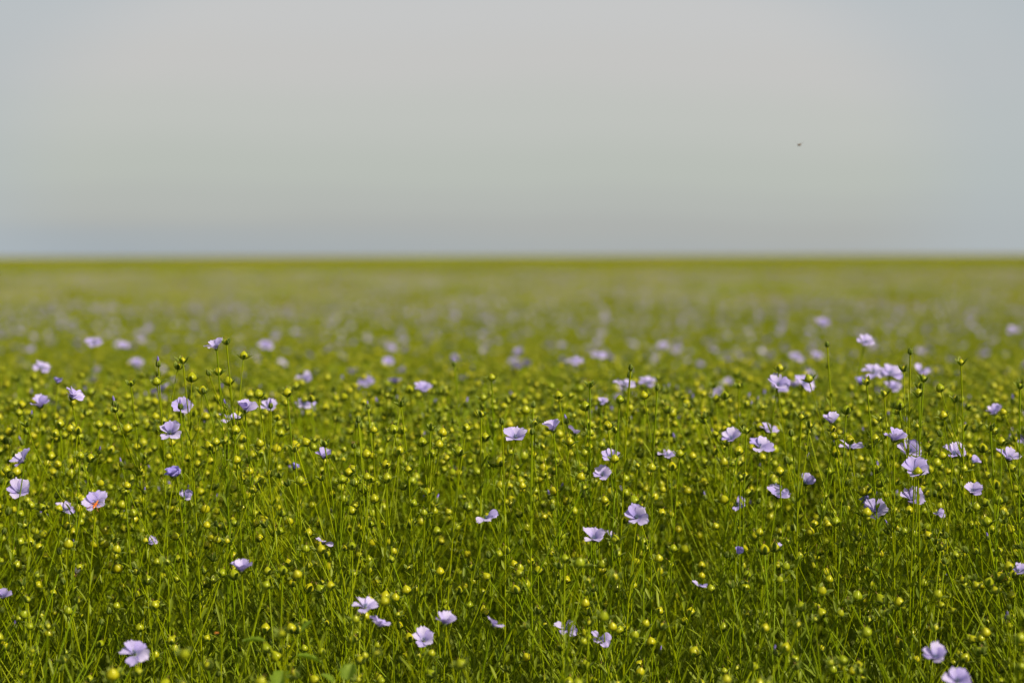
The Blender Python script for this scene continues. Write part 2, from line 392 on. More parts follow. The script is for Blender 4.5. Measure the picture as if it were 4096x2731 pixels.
def plant_layout(heads, height, rng, root=(0, 0, 0), leaf_from=0.16, leaf_gap=0.017, leaf_scale=1.0, sides=5, low=0.0, seg=9):
    """heads: list of [kind, point (relative to the root), axis or None, scale]. Returns the stem mesh, the leaf mesh and placed heads."""
    stem, leaves, placed = MB(), MB(), []
    heads = sorted(heads, key=lambda h: -h[1][2])
    top = Vector(heads[0][1])
    # main stem: root -> upright, then leaning to the topmost head
    ctrl = Vector((top.x * 0.25 + rng.uniform(-.030, .030), top.y * 0.25 + rng.uniform(-.02, .02), top.z * 0.62))
    n = seg
    main = bez((0, 0, 0), ctrl, top, n)
    if low > 0:
        t0 = next((i for i in range(n) if main[i][2] > low), 1) - 1
        main = main[max(0, t0):]
    tube(stem, main, 1.22 * mm * rng.uniform(.8, 1.2), 0.54 * mm, sides, STEM, 0.5)
    def main_at(z):
        i = int(np.searchsorted(main[:, 2], z)); i = min(max(i, 1), len(main) - 1)
        f = (z - main[i - 1][2]) / max(1e-6, main[i][2] - main[i - 1][2])
        return main[i - 1] + (main[i] - main[i - 1]) * min(max(f, 0), 1)
    tan = Vector(main[-1] - main[-2]).normalized()
    placed.append((heads[0][0], top, heads[0][2] or tan, heads[0][3]))
    nodes = []
    for k, p, ax, sc in heads[1:]:
        p = Vector(p)
        off = (Vector((p.x, p.y, 0)) - Vector((*main_at(p.z)[:2], 0))).length
        zb = p.z - (0.035 + off * rng.uniform(1.0, 1.7) + rng.uniform(0, .02))
        zb = max(zb, 0.12 * top.z)
        b = Vector(main_at(zb))
        mid = b.lerp(p, 0.5) + Vector((p.x - b.x, p.y - b.y, 0)) * rng.uniform(.05, .28) + Vector((rng.uniform(-1, 1), rng.uniform(-1, 1), 0)) * .004
        pts = bez(b, mid, p, max(4, seg - 3))
        tube(stem, pts, .66 * mm, .45 * mm, max(4, sides - 1), STEM, 0.5)
        tn = Vector(pts[-1] - pts[-2]).normalized()
        placed.append((k, p, ax or tn, sc)); nodes.append(b)
        # little leaf in the fork, sometimes one half way up the stalk
        dv = Vector((p.x - b.x, p.y - b.y, 0)).normalized() if off > 1e-4 else Vector((1, 0, 0))
        leaf(leaves, b, (Vector((dv.x, dv.y, 2.0)) + Vector((rng.uniform(-.4, .4), rng.uniform(-.4, .4), 0))).normalized(), rng.uniform(.012, .024) * leaf_scale, rng.uniform(.0024, .0042), .05, rng.uniform(-1, 1))
        if rng.random() < .35:
            i = len(pts) // 2
            leaf(leaves, pts[i], (Vector((rng.uniform(-.5, .5), rng.uniform(-.5, .5), 1.2))).normalized(), rng.uniform(.006, .012), .0018, .05, 0)
    a = rng.uniform(0, 6); z = max(leaf_from, low)
    ztop = top.z - 0.05
    while z < ztop:
        b = Vector(main_at(z)); f = 1 - 0.45 * (z / top.z) ** 3
        up = rng.uniform(.9, 2.4)
        d = Vector((math.cos(a), math.sin(a), up)).normalized()
        leaf(leaves, b, d, rng.uniform(.018, .032) * f * leaf_scale, rng.uniform(.0028, .0052) * f, rng.uniform(0, .35), rng.uniform(-.5, .5))
        a += 2.4; z += leaf_gap * rng.uniform(.6, 1.5)
    return stem, leaves, placed

def random_heads(height, n, rng, spread=.045, depth=.15, bias=1.0):
    hs = []
    for i in range(n):
        a = rng.uniform(0, 2 * math.pi); r = spread * math.sqrt(rng.random()) * (0.4 if i == 0 else 1.0)
        z = height - (0 if i == 0 else depth * rng.random() ** bias)
        k = rng.random()
        kind = 'capsule' if k < .75 else 'young' if k < .90 else 'bud' if k < .965 else 'violet_bud'
        if z > height - .02 and k > .5: kind = 'young' if rng.random() < .6 else kind
        hs.append([kind, (r * math.cos(a), r * math.sin(a), z), None, rng.uniform(.80, 1.16)])
    lx, ly = rng.gauss(0, .085), rng.gauss(0, .06)
    for q in hs: q[1] = (q[1][0] + lx, q[1][1] + ly, q[1][2])
    return hs

# ------------------------------------------------------------------ shared part meshes
CAP_MB = [capsule_mb((4.25 + .2 * k) * mm, (8.6 + .35 * k) * mm, 20, 14, k) for k in range(4)]
CAP_ME = [m.mesh('seed_capsule') for m in CAP_MB]
YCAP_MB = [capsule_mb(2.9 * mm, 6.2 * mm, 12, 9, 20 + k) for k in range(2)]
YCAP_ME = [m.mesh('young_capsule') for m in YCAP_MB]
SPLAY_ME = [calyx_mb('splay', 6, 5, 40 + 9 * k).mesh('calyx') for k in range(5)]
HUG_ME = [calyx_mb('hug', 6, 5, 90 + 9 * k).mesh('calyx') for k in range(4)]
BUD_ME = [bud_mb(False, 140 + 9 * k).mesh('flower_bud') for k in range(3)]
VBUD_ME = [bud_mb(True, 170 + 9 * k).mesh('flower_bud') for k in range(3)]
WITH_ME = [withered_mb(200).mesh('withered_bud')]
FBASE_ME = [flower_base_mb(210 + 9 * k).mesh('flower') for k in range(3)]
STAM_ME = [stamens_mb(230 + k).mesh('stamens') for k in range(2)]
PETAL_ME = {}
for kd, (t0, t1, L, W, ruf, cr) in FLOWER_KINDS.items():
    PETAL_ME[kd] = [petal_mb(0, L * mm, W * mm, R(t0 + rnd.uniform(-4, 4)), R(t1 + rnd.uniform(-9, 9)), 9, 9, ruf, 300 + 7 * k + len(kd), PETALD if kd == 'crumpled' else PETAL, cr).mesh('petal') for k in range(4)]

def link(name, me, parent=None, M=None):
    o = bpy.data.objects.new(name, me); col.objects.link(o)
    if parent is not None: o.parent = parent
    if M is not None: o.matrix_basis = M
    return o
def thing(name, label, cat, loc, group=None):
    o = bpy.data.objects.new(name, None); col.objects.link(o); o.location = loc
    o.empty_display_size = 0.02
    o['label'] = label; o['category'] = cat
    if group: o['group'] = group
    return o
def add_head(root, kind, p, axis, scale, rng, petals=5):
    M = frame(p, axis, rng.uniform(0, 6.28), scale)
    if kind == 'capsule':
        c = link('seed_capsule', rng.choice(CAP_ME), root, M); link('calyx', rng.choice(SPLAY_ME), c, Matrix.Identity(4))
    elif kind == 'young':
        c = link('seed_capsule', rng.choice(YCAP_ME), root, M); link('calyx', rng.choice(HUG_ME), c, Matrix.Identity(4))
    elif kind == 'bud': link('flower_bud', rng.choice(BUD_ME), root, M)
    elif kind == 'violet_bud': link('flower_bud', rng.choice(VBUD_ME), root, M)
    elif kind == 'withered': link('withered_bud', WITH_ME[0], root, M)
    else:
        f = link('flower', rng.choice(FBASE_ME), root, M)
        s = rng.uniform(0, 6.28)
        for k in range(petals):
            link('petal', rng.choice(PETAL_ME[kind]), f, Matrix.Rotation(s + k * 2 * math.pi / 5 + rng.uniform(-.08, .08), 4, 'Z') @ Matrix.Rotation(rng.gauss(0, .08 if kind == 'open' else .14), 4, 'Y') @ Matrix.Rotation(rng.gauss(0, .10), 4, 'X') @ Matrix.Scale(rng.uniform(.84, 1.06), 4))
        if kind != 'crumpled': link('stamens', rng.choice(STAM_ME), f, Matrix.Identity(4))
    return M
def build_plant(root_loc, heads, rng, label, group=None, leaf_gap=.009, petals=5):
    t = thing('flax_plant', label, 'flax plant', root_loc, group)
    st, lv, placed = plant_layout(heads, 0, rng, leaf_gap=leaf_gap, sides=6, seg=11)
    link('stem', st.mesh('stem'), t); 
    if lv.n: link('foliage', lv.mesh('foliage'), t)
    Ms = []
    for k, p, ax, sc in placed:
        Ms.append((k, add_head(t, k, p, ax, sc, rng, petals)))
    return t, Ms

# the canopy: low at the near edge of the field, level further in
def canopy(d):
    return float(np.interp(d, [1.85, 2.0, 2.1, 2.2, 2.3, 2.42, 2.6, 3.0, 4.0, 6.0, 9.0, 400], [.395, .430, .460, .495, .530, .574, .596, .598, .574, .530, .490, .480]))

# ------------------------------------------------------------------ flowers the photograph shows (pixels of the 2352-wide view, distance, look)
# x, y, distance, kind, lean (right, toward the camera), size, label, petals, hidden
K = 4096 / 2352
FL = [
 (498, 792, 2.40, 'star', (-.35, .35), .84, 'tallest flax plant at left, small five petalled lilac flower beside a green seed head', 5, 0),
 (420, 930, 2.52, 'open', (.1, 1.0), 1.0, 'flax plant with open flower behind a violet bud, above the clear five petalled bloom', 5, 0),
 (563, 936, 2.44, 'cup', (.1, .25), 1.0, 'flax plant with lilac cup flower crossed by a thin stem, beside the tall left stalks', 5, 0),
 (525, 955, 2.50, 'wide', (0, .1), .95, 'flax plant with flat side-on lilac flower split by a green bud in front of it', 5, 0),
 (617, 930, 2.75, 'open', (.2, .6), .95, 'flax plant with blurred lilac flower behind a single slim bud, beside the tall left stalks', 4, 0),
 (392, 986, 2.38, 'open', (-.05, 1.15), 1.0, 'flax plant with clear five petalled flower facing the viewer, left of the tall stalks', 5, 0),
 (399, 1086, 2.34, 'crumpled', (.0, .5), 1.0, 'flax plant with crumpled deep violet blue flower', 5, 0),
 (163, 906, 2.50, 'ragged', (.55, .25), 1.0, 'flax plant with side-on lilac flower tilted up to the right near the left edge', 5, 0),
 (93, 925, 2.72, 'cup', (.1, .5), 1.05, 'flax plant with soft lilac cup flower beside the tilted side-on one near the left edge', 5, 0),
 (57, 1050, 2.45, 'open', (-.7, .6), .95, 'flax plant with lilac flower turned left, at the left edge above the open pale one', 5, 0),
 (43, 1122, 2.50, 'open', (.1, 1.0), 1.05, 'flax plant with pale open flower at the left edge, facing the viewer', 5, 0),
 (146, 1165, 2.45, 'ragged', (.3, .7), .95, 'flax plant with half hidden lilac petals behind capsules, left of the flower with the beetle', 4, 1),
 (220, 1151, 2.34, 'open', (.0, .95), 1.05, 'flax plant whose lilac flower carries an orange red beetle', 5, 0),
 (743, 1042, 2.48, 'cup', (.1, .4), .85, 'flax plant with small lilac flower behind a capsule, right of the drooping blue bud', 5, 1),
 (674, 1066, 2.42, 'crumpled', (.5, .1), .55, 'flax plant with small closed blue violet flower drooping beside a capsule', 4, 1),
 (425, 1134, 2.48, 'ragged', (0, .8), .75, 'flax plant with small lilac petals hidden behind capsules, below the crumpled violet flower', 4, 1),
 (345, 1240, 2.42, 'ragged', (.2, .5), .7, 'flax plant with scraps of lilac petal behind a capsule, lower right of the beetle flower', 4, 1),
 (742, 1238, 2.42, 'ragged', (.4, .5), .75, 'flax plant with torn lilac petals showing between stems, centre left of the field', 3, 1),
 (555, 1304, 2.26, 'cup', (.05, .35), .92, 'flax plant with side-on lilac cup flower under a round capsule, low left of centre', 5, 0),
 (8, 1362, 2.30, 'cup', (0, .6), .75, 'flax plant with lilac flower cut by the left edge of the photo, low down', 5, 0),
 (310, 1494, 2.14, 'wide', (.05, .7), 1.03, 'flax plant with wide pale flower striped by green stems, bottom left', 5, 0),
 (838, 1388, 2.20, 'wide', (.15, .35), .98, 'flax plant with flat cup lilac flower, upper left of the bottom centre cluster', 5, 0),
 (868, 1430, 2.20, 'ragged', (.4, .1), .9, 'flax plant with ragged side-on lilac flower just below the flat cup one', 5, 0),
 (973, 1462, 2.24, 'open', (.1, .95), .98, 'flax plant with shaded lilac flower behind stems, facing the viewer at bottom centre', 5, 0),
 (1022, 1425, 2.18, 'cup', (.05, .5), .98, 'flax plant with lilac cup flower right of the shaded one at bottom centre', 5, 0),
 (1130, 1430, 2.18, 'ragged', (.5, .3), 1.0, 'flax plant with two pale petals draped to the right, bottom centre', 2, 0),
 (1117, 1182, 2.34, 'ragged', (.1, .9), .95, 'flax plant with three lilac petals squeezed between two round capsules at centre', 3, 0),
 (1185, 998, 2.42, 'open', (-.1, .62), 1.02, 'flax plant with crisp open lilac flower at centre, left of the violet tinted cup', 5, 0),
 (1272, 980, 2.42, 'cup', (-.15, .40), 1.0, 'flax plant with crisp violet tinted cup flower leaning left beside a violet tipped bud', 5, 0),
 (1320, 988, 2.58, 'wide', (.4, .0), .9, 'flax plant with soft blue lilac petals just right of the crisp violet tinted cup', 3, 0),
 (1400, 1042, 2.48, 'open', (.1, .9), .85, 'flax plant with lilac flower behind a capsule, upper of two under the tall central stalks', 4, 0),
 (1383, 1082, 2.48, 'open', (.1, .9), .9, 'flax plant with lilac flower behind capsules, lower of two under the tall central stalks', 5, 0),
 (1462, 1180, 2.34, 'open', (-.05, 1.2), 1.05, 'flax plant with large clear lilac flower facing the viewer, right of centre', 5, 0),
 (1364, 1231, 2.30, 'star', (.0, .62), 1.03, 'flax plant with open lilac flower below and left of the large clear one', 5, 0),
 (1402, 1226, 2.50, 'ragged', (.2, .5), .8, 'flax plant with ragged lilac petals peeping out behind the star shaped flower', 3, 1),
 (1300, 1436, 2.32, 'ragged', (.2, .9), 1.0, 'flax plant with lilac petals mostly hidden by stems, low right of centre', 4, 1),
 (1378, 1460, 2.32, 'ragged', (.3, .8), .95, 'flax plant with lilac petals behind leaves, right neighbour of the flower mostly hidden by stems', 4, 1),
 (1605, 1337, 2.35, 'ragged', (.4, .6), .7, 'flax plant with small bluish petals among capsules, right of the low hidden flowers', 3, 1),
 (1690, 1262, 2.36, 'crumpled', (.8, .1), .75, 'flax plant with narrow folded violet petals turned right, lower right part of the field', 2, 1),
 (1790, 1250, 2.42, 'ragged', (.3, .4), .6, 'flax plant with tiny scraps of lilac petal, below the flowers hidden at right of centre', 3, 1),
 (1680, 1000, 2.62, 'open', (-.2, .7), 1.0, 'flax plant with soft lilac flower above a capsule, left of the two overlapping ones', 5, 0),
 (1742, 1020, 2.56, 'wide', (.15, .6), 1.15, 'flax plant with wide lilac flower behind a yellow green capsule, right half', 5, 0),
 (1760, 982, 2.72, 'ragged', (.2, .5), 1.0, 'flax plant with blurred lilac flower just above the wide one, right half', 5, 0),
 (1912, 963, 2.42, 'cup', (-.1, .35), .93, 'flax plant with crisp lilac flower of two upright petals, its stalk bent to the right', 3, 0),
 (1952, 1022, 2.44, 'wide', (.05, .25), .98, 'flax plant with spread side-on lilac flower below the upright two petalled one', 5, 0),
 (1785, 878, 2.66, 'open', (.15, .85), 1.05, 'flax plant with round open lilac flower facing the viewer, high in the right half', 5, 0),
 (1842, 876, 2.85, 'wide', (.5, .6), 1.05, 'flax plant with pale sunlit flower, right neighbour of the round open one facing the viewer', 4, 0),
 (1985, 780, 3.05, 'open', (.2, .9), 1.0, 'flax plant with soft round lilac flower standing highest in the right half', 5, 0),
 (2052, 1004, 2.40, 'cup', (.2, .3), 1.1, 'flax plant with ruffled lilac cup flower, top of the cluster at right', 5, 0),
 (2087, 1030, 2.46, 'open', (.2, .8), 1.1, 'flax plant with large pale flower just below the ruffled cup in the cluster at right', 5, 0),
 (2100, 1072, 2.38, 'open', (-.05, 1.1), 1.1, 'flax plant with pale flower whose centre is covered by a round capsule, cluster at right', 5, 0),
 (2188, 1037, 2.46, 'ragged', (.2, .6), 1.1, 'flax plant with lilac flower crossed by several stems, right of the cluster', 5, 0),
 (2315, 1047, 2.46, 'star', (.1, .6), 1.05, 'flax plant with open starry lilac flower above a capsule, near the right edge', 5, 0),
 (2232, 1122, 2.46, 'open', (.1, .7), .95, 'flax plant with lilac flower half behind a capsule, below the stem crossed one at right', 5, 1),
 (2093, 1140, 2.44, 'open', (.1, .8), 1.05, 'flax plant with lilac flower behind two capsules, below the cluster at right', 5, 1),
 (2015, 1166, 2.42, 'open', (-.3, 1.1), 1.1, 'flax plant with shaded dark lilac flower, left below the cluster at right', 5, 0),
 (1987, 1142, 2.48, 'crumpled', (-.5, .4), .75, 'flax plant with folded violet petals beside the shaded dark lilac flower', 3, 1),
 (1851, 1102, 2.44, 'ragged', (-.3, .8), .95, 'flax plant with a pair of lilac petals on edge, right half below the side-on flower', 2, 0),
 (1785, 1132, 2.44, 'open', (.1, .6), 1.0, 'flax plant with lilac flower behind two capsules, lower right of centre', 5, 1),
 (1693, 1150, 2.44, 'ragged', (.0, .8), .8, 'flax plant with small pale two petalled flower, left of the one behind two capsules', 3, 0),
 (2285, 942, 2.75, 'cup', (-.2, .4), .95, 'flax plant with soft lilac flower on an arching stalk near the right edge', 5, 0),
 (2152, 1170, 2.46, 'ragged', (.2, .6), .7, 'flax plant with small lilac scraps below the half hidden flower at right', 3, 1),
 (2340, 1305, 2.30, 'wide', (-.2, .2), .8, 'flax plant with pale flower cut by the right edge of the photo', 5, 0),
 (2147, 1505, 2.06, 'cup', (.05, .55), 1.02, 'flax plant with pale lilac cup flower, upper of two at the bottom right', 5, 0),
 (2197, 1556, 2.02, 'open', (.0, .95), 1.05, 'flax plant with pale flower cut by the bottom edge, lower of two at bottom right', 5, 0),
 (2232, 1053, 2.55, 'ragged', (.3, .3), .7, 'flax plant with a bent lilac petal right of the stem crossed flower', 2, 1),
 (1532, 1038, 2.66, 'wide', (.1, .4), .85, 'flax plant with small soft lilac flower right of the tall central stalks', 5, 0),
 (215, 779, 3.6, 'wide', (.1, .6), 1.0, 'flax plant with blurred lilac flower, left one of the upper pair at far left', 5, 0),
 (285, 787, 4.4, 'open', (.1, .6), .95, 'flax plant with blurred lilac flower, right one of the upper pair at far left', 5, 0),
 (610, 784, 4.4, 'wide', (.0, .6), 1.0, 'flax plant with bright blurred flower right of the tallest left plant', 5, 0),
 (697, 863, 3.5, 'open', (.1, .7), 1.0, 'flax plant with blurred lilac flower right of the tall left stalks, above the pale one', 4, 0),
 (312, 826, 4.2, 'open', (.1, .6), 1.0, 'flax plant with dim blurred flower left of the tall left stalks', 5, 0),
 (95, 838, 3.2, 'wide', (.1, .5), 1.0, 'flax plant with blurred flower at far left above the tilted side-on one', 5, 0),
 (133, 869, 2.85, 'crumpled', (.1, .4), .7, 'flax plant with small blurred violet flower just above the tilted side-on one at far left', 4, 0),
 (700, 923, 3.0, 'wide', (.1, .5), 1.0, 'flax plant with blurred pale flower level with the crossed cup flower, right of it', 5, 0),
 (890, 826, 4.2, 'open', (.2, .6), 1.0, 'flax plant with blurred bluish flower left of the middle, high in the field', 5, 0),
 (1182, 822, 5.2, 'wide', (.1, .6), 1.1, 'flax plant with blurred round pale flower above the middle', 5, 0),
 (1318, 822, 3.8, 'wide', (.1, .4), 1.05, 'flax plant with bright blurred flower left of the tall central stalks', 5, 0),
 (1372, 808, 4.3, 'wide', (.3, .4), 1.1, 'flax plant with blurred violet flower beside the bright one left of the tall central stalks', 5, 0),
 (1432, 876, 2.95, 'wide', (.1, .4), 1.1, 'flax plant with bright wide flower behind the tall central stalks', 5, 0),
 (1488, 872, 3.2, 'wide', (.1, .5), 1.0, 'flax plant with blurred flower right of the bright wide one behind the tall central stalks', 5, 0),
 (1382, 914, 2.85, 'ragged', (.2, .9), .6, 'flax plant with small lilac flower behind the left capsules of the tall central stalks', 4, 0),
 (1520, 788, 5.0, 'open', (.1, .6), 1.0, 'flax plant with blurred pale flower above and right of the tall central stalks', 5, 0),
 (1886, 735, 4.8, 'open', (.1, .6), 1.2, 'flax plant with blurred violet flower, farthest one in the right half', 5, 0),
 (1876, 811, 4.5, 'open', (.1, .6), 1.0, 'flax plant with blurred flower, right one of a pair above the round open one', 5, 0),
 (1826, 811, 4.4, 'wide', (.1, .5), 1.0, 'flax plant with blurred flower, left one of a pair above the round open one', 5, 0),
 (2005, 847, 3.0, 'wide', (.1, .6), 1.1, 'flax plant with bright soft flower, left one of the row behind the tall right stalks', 5, 0),
 (2042, 852, 3.0, 'wide', (.2, .5), 1.1, 'flax plant with bright soft flower, right one of the row behind the tall right stalks', 5, 0),
 (2050, 884, 3.1, 'open', (.1, .6), .95, 'flax plant with blurred flower under the row behind the tall right stalks', 5, 0),
 (1975, 872, 3.1, 'crumpled', (.2, .3), .9, 'flax plant with dim violet flower lower left of the row behind the tall right stalks', 5, 0),
 (2112, 846, 3.2, 'open', (.4, .7), 1.0, 'flax plant with blurred upright flower just right of the tall right stalks', 4, 0),
 (2324, 750, 5.2, 'wide', (.1, .6), 1.1, 'flax plant with small blurred flower highest at the right edge', 5, 0),
]
# seed heads and buds that stand clear of the crop (pixels of the 4096-wide photograph)
HD = [
 ('young', 906, 1362), ('capsule', 973, 1420), ('capsule', 875, 1484), ('bud', 838, 1486), ('capsule', 766, 1511), ('young', 711, 1462), ('young', 732, 1437),
 ('violet_bud', 634, 1452), ('capsule', 628, 1524), ('young', 524, 1527), ('capsule', 809, 1560), ('capsule', 1035, 1576), ('capsule', 1150, 1570), ('capsule', 916, 1524), ('violet_bud', 907, 1620), ('violet_bud', 1083, 1617), ('violet_bud', 722, 1622), ('violet_bud', 461, 1610), ('young', 462, 1632),
 ('bud', 2522, 1466), ('bud', 2519, 1497), ('young', 2359, 1533), ('capsule', 2478, 1596), ('capsule', 2343, 1626), ('capsule', 2578, 1580), ('bud', 2628, 1545),
 ('capsule', 2432, 1702), ('young', 2462, 1714), ('capsule', 2355, 1784), ('capsule', 2459, 1833), ('capsule', 2604, 1868), ('capsule', 2687, 1865), ('capsule', 2718, 1812), ('young', 2548, 1856), ('capsule', 2347, 1882), ('capsule', 2276, 1765), ('capsule', 2318, 1905),
 ('bud', 3641, 1402), ('young', 3615, 1470), ('young', 3694, 1510), ('young', 3678, 1539), ('capsule', 3674, 1569), ('capsule', 3764, 1550), ('young', 3537, 1569), ('capsule', 3599, 1622), ('young', 3844, 1444), ('young', 3821, 1592), ('capsule', 3775, 1659), ('young', 3668, 1699), ('young', 3857, 1704), ('young', 3520, 1668), ('young', 4080, 1539), ('young', 3962, 1705), ('capsule', 3400, 1760), ('capsule', 4005, 1765),
 ('young', 1604, 1610), ('capsule', 1577, 1717), ('capsule', 1595, 1800), ('young', 1723, 1705), ('capsule', 1767, 1729), ('capsule', 1690, 1767), ('capsule', 1755, 1776), ('capsule', 1862, 1711), ('capsule', 1836, 1806), ('young', 1925, 1651), ('capsule', 1940, 1747), ('bud', 2008, 1681), ('capsule', 1967, 1506), ('violet_bud', 1818, 1450), ('capsule', 2002, 1848), ('bud', 1434, 1675), ('withered', 1416, 1776), ('bud', 2133, 1616), ('capsule', 1544, 1857), ('capsule', 1547, 1910), ('young', 2139, 1684), ('violet_bud', 2268, 1680), ('bud', 2128, 1722),
 ('bud', 3309, 1372), ('capsule', 3116, 1470), ('capsule', 3238, 1512), ('young', 3205, 1663), ('young', 3238, 1696), ('young', 2985, 1717), ('bud', 3166, 1729), ('capsule', 3342, 1812), ('capsule', 3312, 1884), ('capsule', 3119, 1887), ('young', 2961, 1904), ('capsule', 3500, 1753), ('capsule', 3384, 1640), ('capsule', 3333, 1741), ('young', 3467, 1523), ('capsule', 1367, 1917), ('capsule', 1392, 1888), ('bud', 1410, 1925), ('capsule', 1468, 1905),
 ('capsule', 4010, 2040), ('capsule', 3672, 1885), ('capsule', 320, 1820), ('capsule', 360, 1832), ('capsule', 500, 1962), ('capsule', 310, 1720), ('capsule', 1200, 1920), ('young', 1300, 1770), ('young', 1178, 1790),
]
D_FAR = {(1967, 1506): 2.68, (1818, 1450): 2.85, (3309, 1372): 2.62, (3116, 1470): 2.66, (3238, 1512): 2.58, (2133, 1616): 2.6}

FLOWER_PX = []
for f in FL:
    x, y = f[0] * K, f[1] * K
    if not f[8]: FLOWER_PX.append((x, y - 14, f[2], 46 * f[5]))
def blocks(p):
    """would a head at p hide one of the flowers that show in the photograph"""
    x, y, d = to_px(p)
    return rnd.random() < .7 and any(d < fd + .01 and abs(x - fx) < fr + 20 and abs(y - fy) < fr + 16 for fx, fy, fd, fr in FLOWER_PX)

GROUP_FL = 'flax plants in bloom'
GROUP_TALL = 'flax plants whose seed heads stand clear above the crop'
GROUP_CAP = 'flax plants with seed capsules and no open flower'
n_plants = 0
beetle_seat = None
PLANT_XY = []
for i, (x, y, d, kind, (lx, lc), sc, label, petals, hid) in enumerate(FL):
    rng = random.Random(1000 + i)
    p = at(x * K, y * K + 22, d)                       # foot of the flower, a little under its middle
    ax = Vector((lx, -lc, 1.0)).normalized()
    root = Vector((p.x + rng.uniform(-.05, .05), p.y + rng.uniform(0.0, .08), 0))
    heads = [[kind, p - root, ax, sc * .97]]
    for _ in range(rng.randint(2, 5)):
        for _try in range(6):
            q = Vector((rng.uniform(-.05, .05), rng.uniform(-.02, .05), -rng.uniform(.02, .15)))
            if not blocks(p + q): break
        else: continue
        heads.append([rng.choice(['capsule', 'capsule', 'young', 'bud']), p + q - root, None, rng.uniform(.85, 1.08)])
    t, Ms = build_plant(root, heads, rng, label, GROUP_FL, petals=petals)
    if 'carries an orange red beetle' in label:
        for k, M in Ms:
            if k == kind: beetle_seat = Matrix.Translation(root) @ M
    n_plants += 1; PLANT_XY.append((root.x, root.y))

# gather the seed heads into plants, up to four to a plant
left = list(HD); rng = random.Random(5); tall = []
while left:
    k, x, y = left.pop(0); mem = [(k, x, y)]
    near = sorted((h for h in left if abs(h[1] - x) < 95 and abs(h[2] - y) < 150), key=lambda h: abs(h[1] - x) + .4 * abs(h[2] - y))[:rng.randint(1, 3)]
    for h in near: left.remove(h); mem.append(h)
    tall.append(mem)
for i, mem in enumerate(tall):
    rng = random.Random(3000 + i)
    d0 = 2.42 + rng.uniform(-.05, .05)
    pts = [at(x, y + 16, D_FAR.get((x, y - (0)), d0 + rng.uniform(-.02, .03))) for _, x, y in mem]
    c = sum(pts, Vector()) / len(pts)
    root = Vector((c.x + rng.uniform(-.02, .03), c.y + rng.uniform(0, .05), 0))
    heads = [[k, p - root, None, rng.uniform(.92, 1.06)] for (k, _, _), p in zip(mem, pts)]
    pmin = min(pts, key=lambda p: p.z)
    for _ in range(rng.randint(0, 2)):
        q = pmin + Vector((rng.uniform(-.05, .05), rng.uniform(-.02, .05), -rng.uniform(.04, .16)))
        if not blocks(q): heads.append(['capsule', q - root, None, rng.uniform(.85, 1.05)])
    ty = min(y for _, _, y in mem)
    if any(k == 'withered' for k, _, _ in mem):
        lab, g = 'flax plant with a withered brown orange flower head on a bent stalk', GROUP_TALL
    elif ty < 1600: lab, g = 'flax plant with seed heads standing clear above the crop on thin stalks, without open flower', GROUP_TALL
    else: lab, g = 'flax plant with round yellow green seed capsules, without open flower, in the near crop', GROUP_CAP
    build_plant(root, heads, rng, lab, g); n_plants += 1; PLANT_XY.append((root.x, root.y))

# the other near plants, filling the frame from the edge of the field inward
N_NEAR = 300
rng = random.Random(77); tries = 0
while n_plants < N_NEAR and tries < 9000:
    tries += 1
    d = 1.98 + 0.86 * rng.random() ** 1.05
    x = rng.uniform(-1, 1) * (0.2125 * d + 0.02)
    if any((x - a) ** 2 + (d - b) ** 2 < .021 ** 2 for a, b in PLANT_XY): continue
    root = Vector((x, d, 0))
    h = canopy(d) + rng.gauss(-.010, .032)
    prng = random.Random(5000 + tries)
    hs = random_heads(h, prng.randint(5, 9), prng, .075, .19)
    hs2 = [q for q in hs if not blocks(root + Vector(q[1]) + Vector((0, 0, .004)))]
    if not hs2: continue
    build_plant(root, hs2, prng, 'flax plant with round yellow green seed capsules, without open flower, in the near crop', GROUP_CAP, leaf_gap=.008)
    n_plants += 1; PLANT_XY.append((x, d))

# ------------------------------------------------------------------ the rest of the field: one object
LO_CAP = capsule_mb(4.6 * mm, 9.0 * mm, 10, 8, 1, True); LO_YCAP = capsule_mb(2.9 * mm, 6.2 * mm, 7, 6, 2, False)
LO_SPLAY = [calyx_mb('splay', 5, 3, 400 + 9 * k) for k in range(3)]; LO_HUG = [calyx_mb('hug', 5, 3, 430 + 9 * k) for k in range(2)]
LO_BUD = bud_mb(False, 450, 4, 3); LO_VBUD = bud_mb(True, 460, 4, 3)
def lo_flower(kind, rng, na=6, nb=5):
    mb = flower_base_mb(rng.randint(0, 999), 4, 3); t0, t1, L, W, ruf, cr = FLOWER_KINDS[kind]
    s = rng.uniform(0, 6)
    for k in range(5): mb.put(petal_mb(s + k * 1.2566, L * mm, W * mm, R(t0), R(t1 + rng.uniform(-10, 10)), na, nb, ruf, rng.randint(0, 9999), PETAL, cr))
    return mb
def head_into(mb, kind, p, ax, sc, rng):
    M = frame(p, ax, rng.uniform(0, 6.28), sc)
    if kind == 'capsule': mb.put(LO_CAP, M); mb.put(rng.choice(LO_SPLAY), M)
    elif kind == 'young': mb.put(LO_YCAP, M); mb.put(rng.choice(LO_HUG), M)
    elif kind == 'bud': mb.put(LO_BUD, M)
    elif kind == 'violet_bud': mb.put(LO_VBUD, M)
    else: mb.put(lo_flower(kind, rng), M)
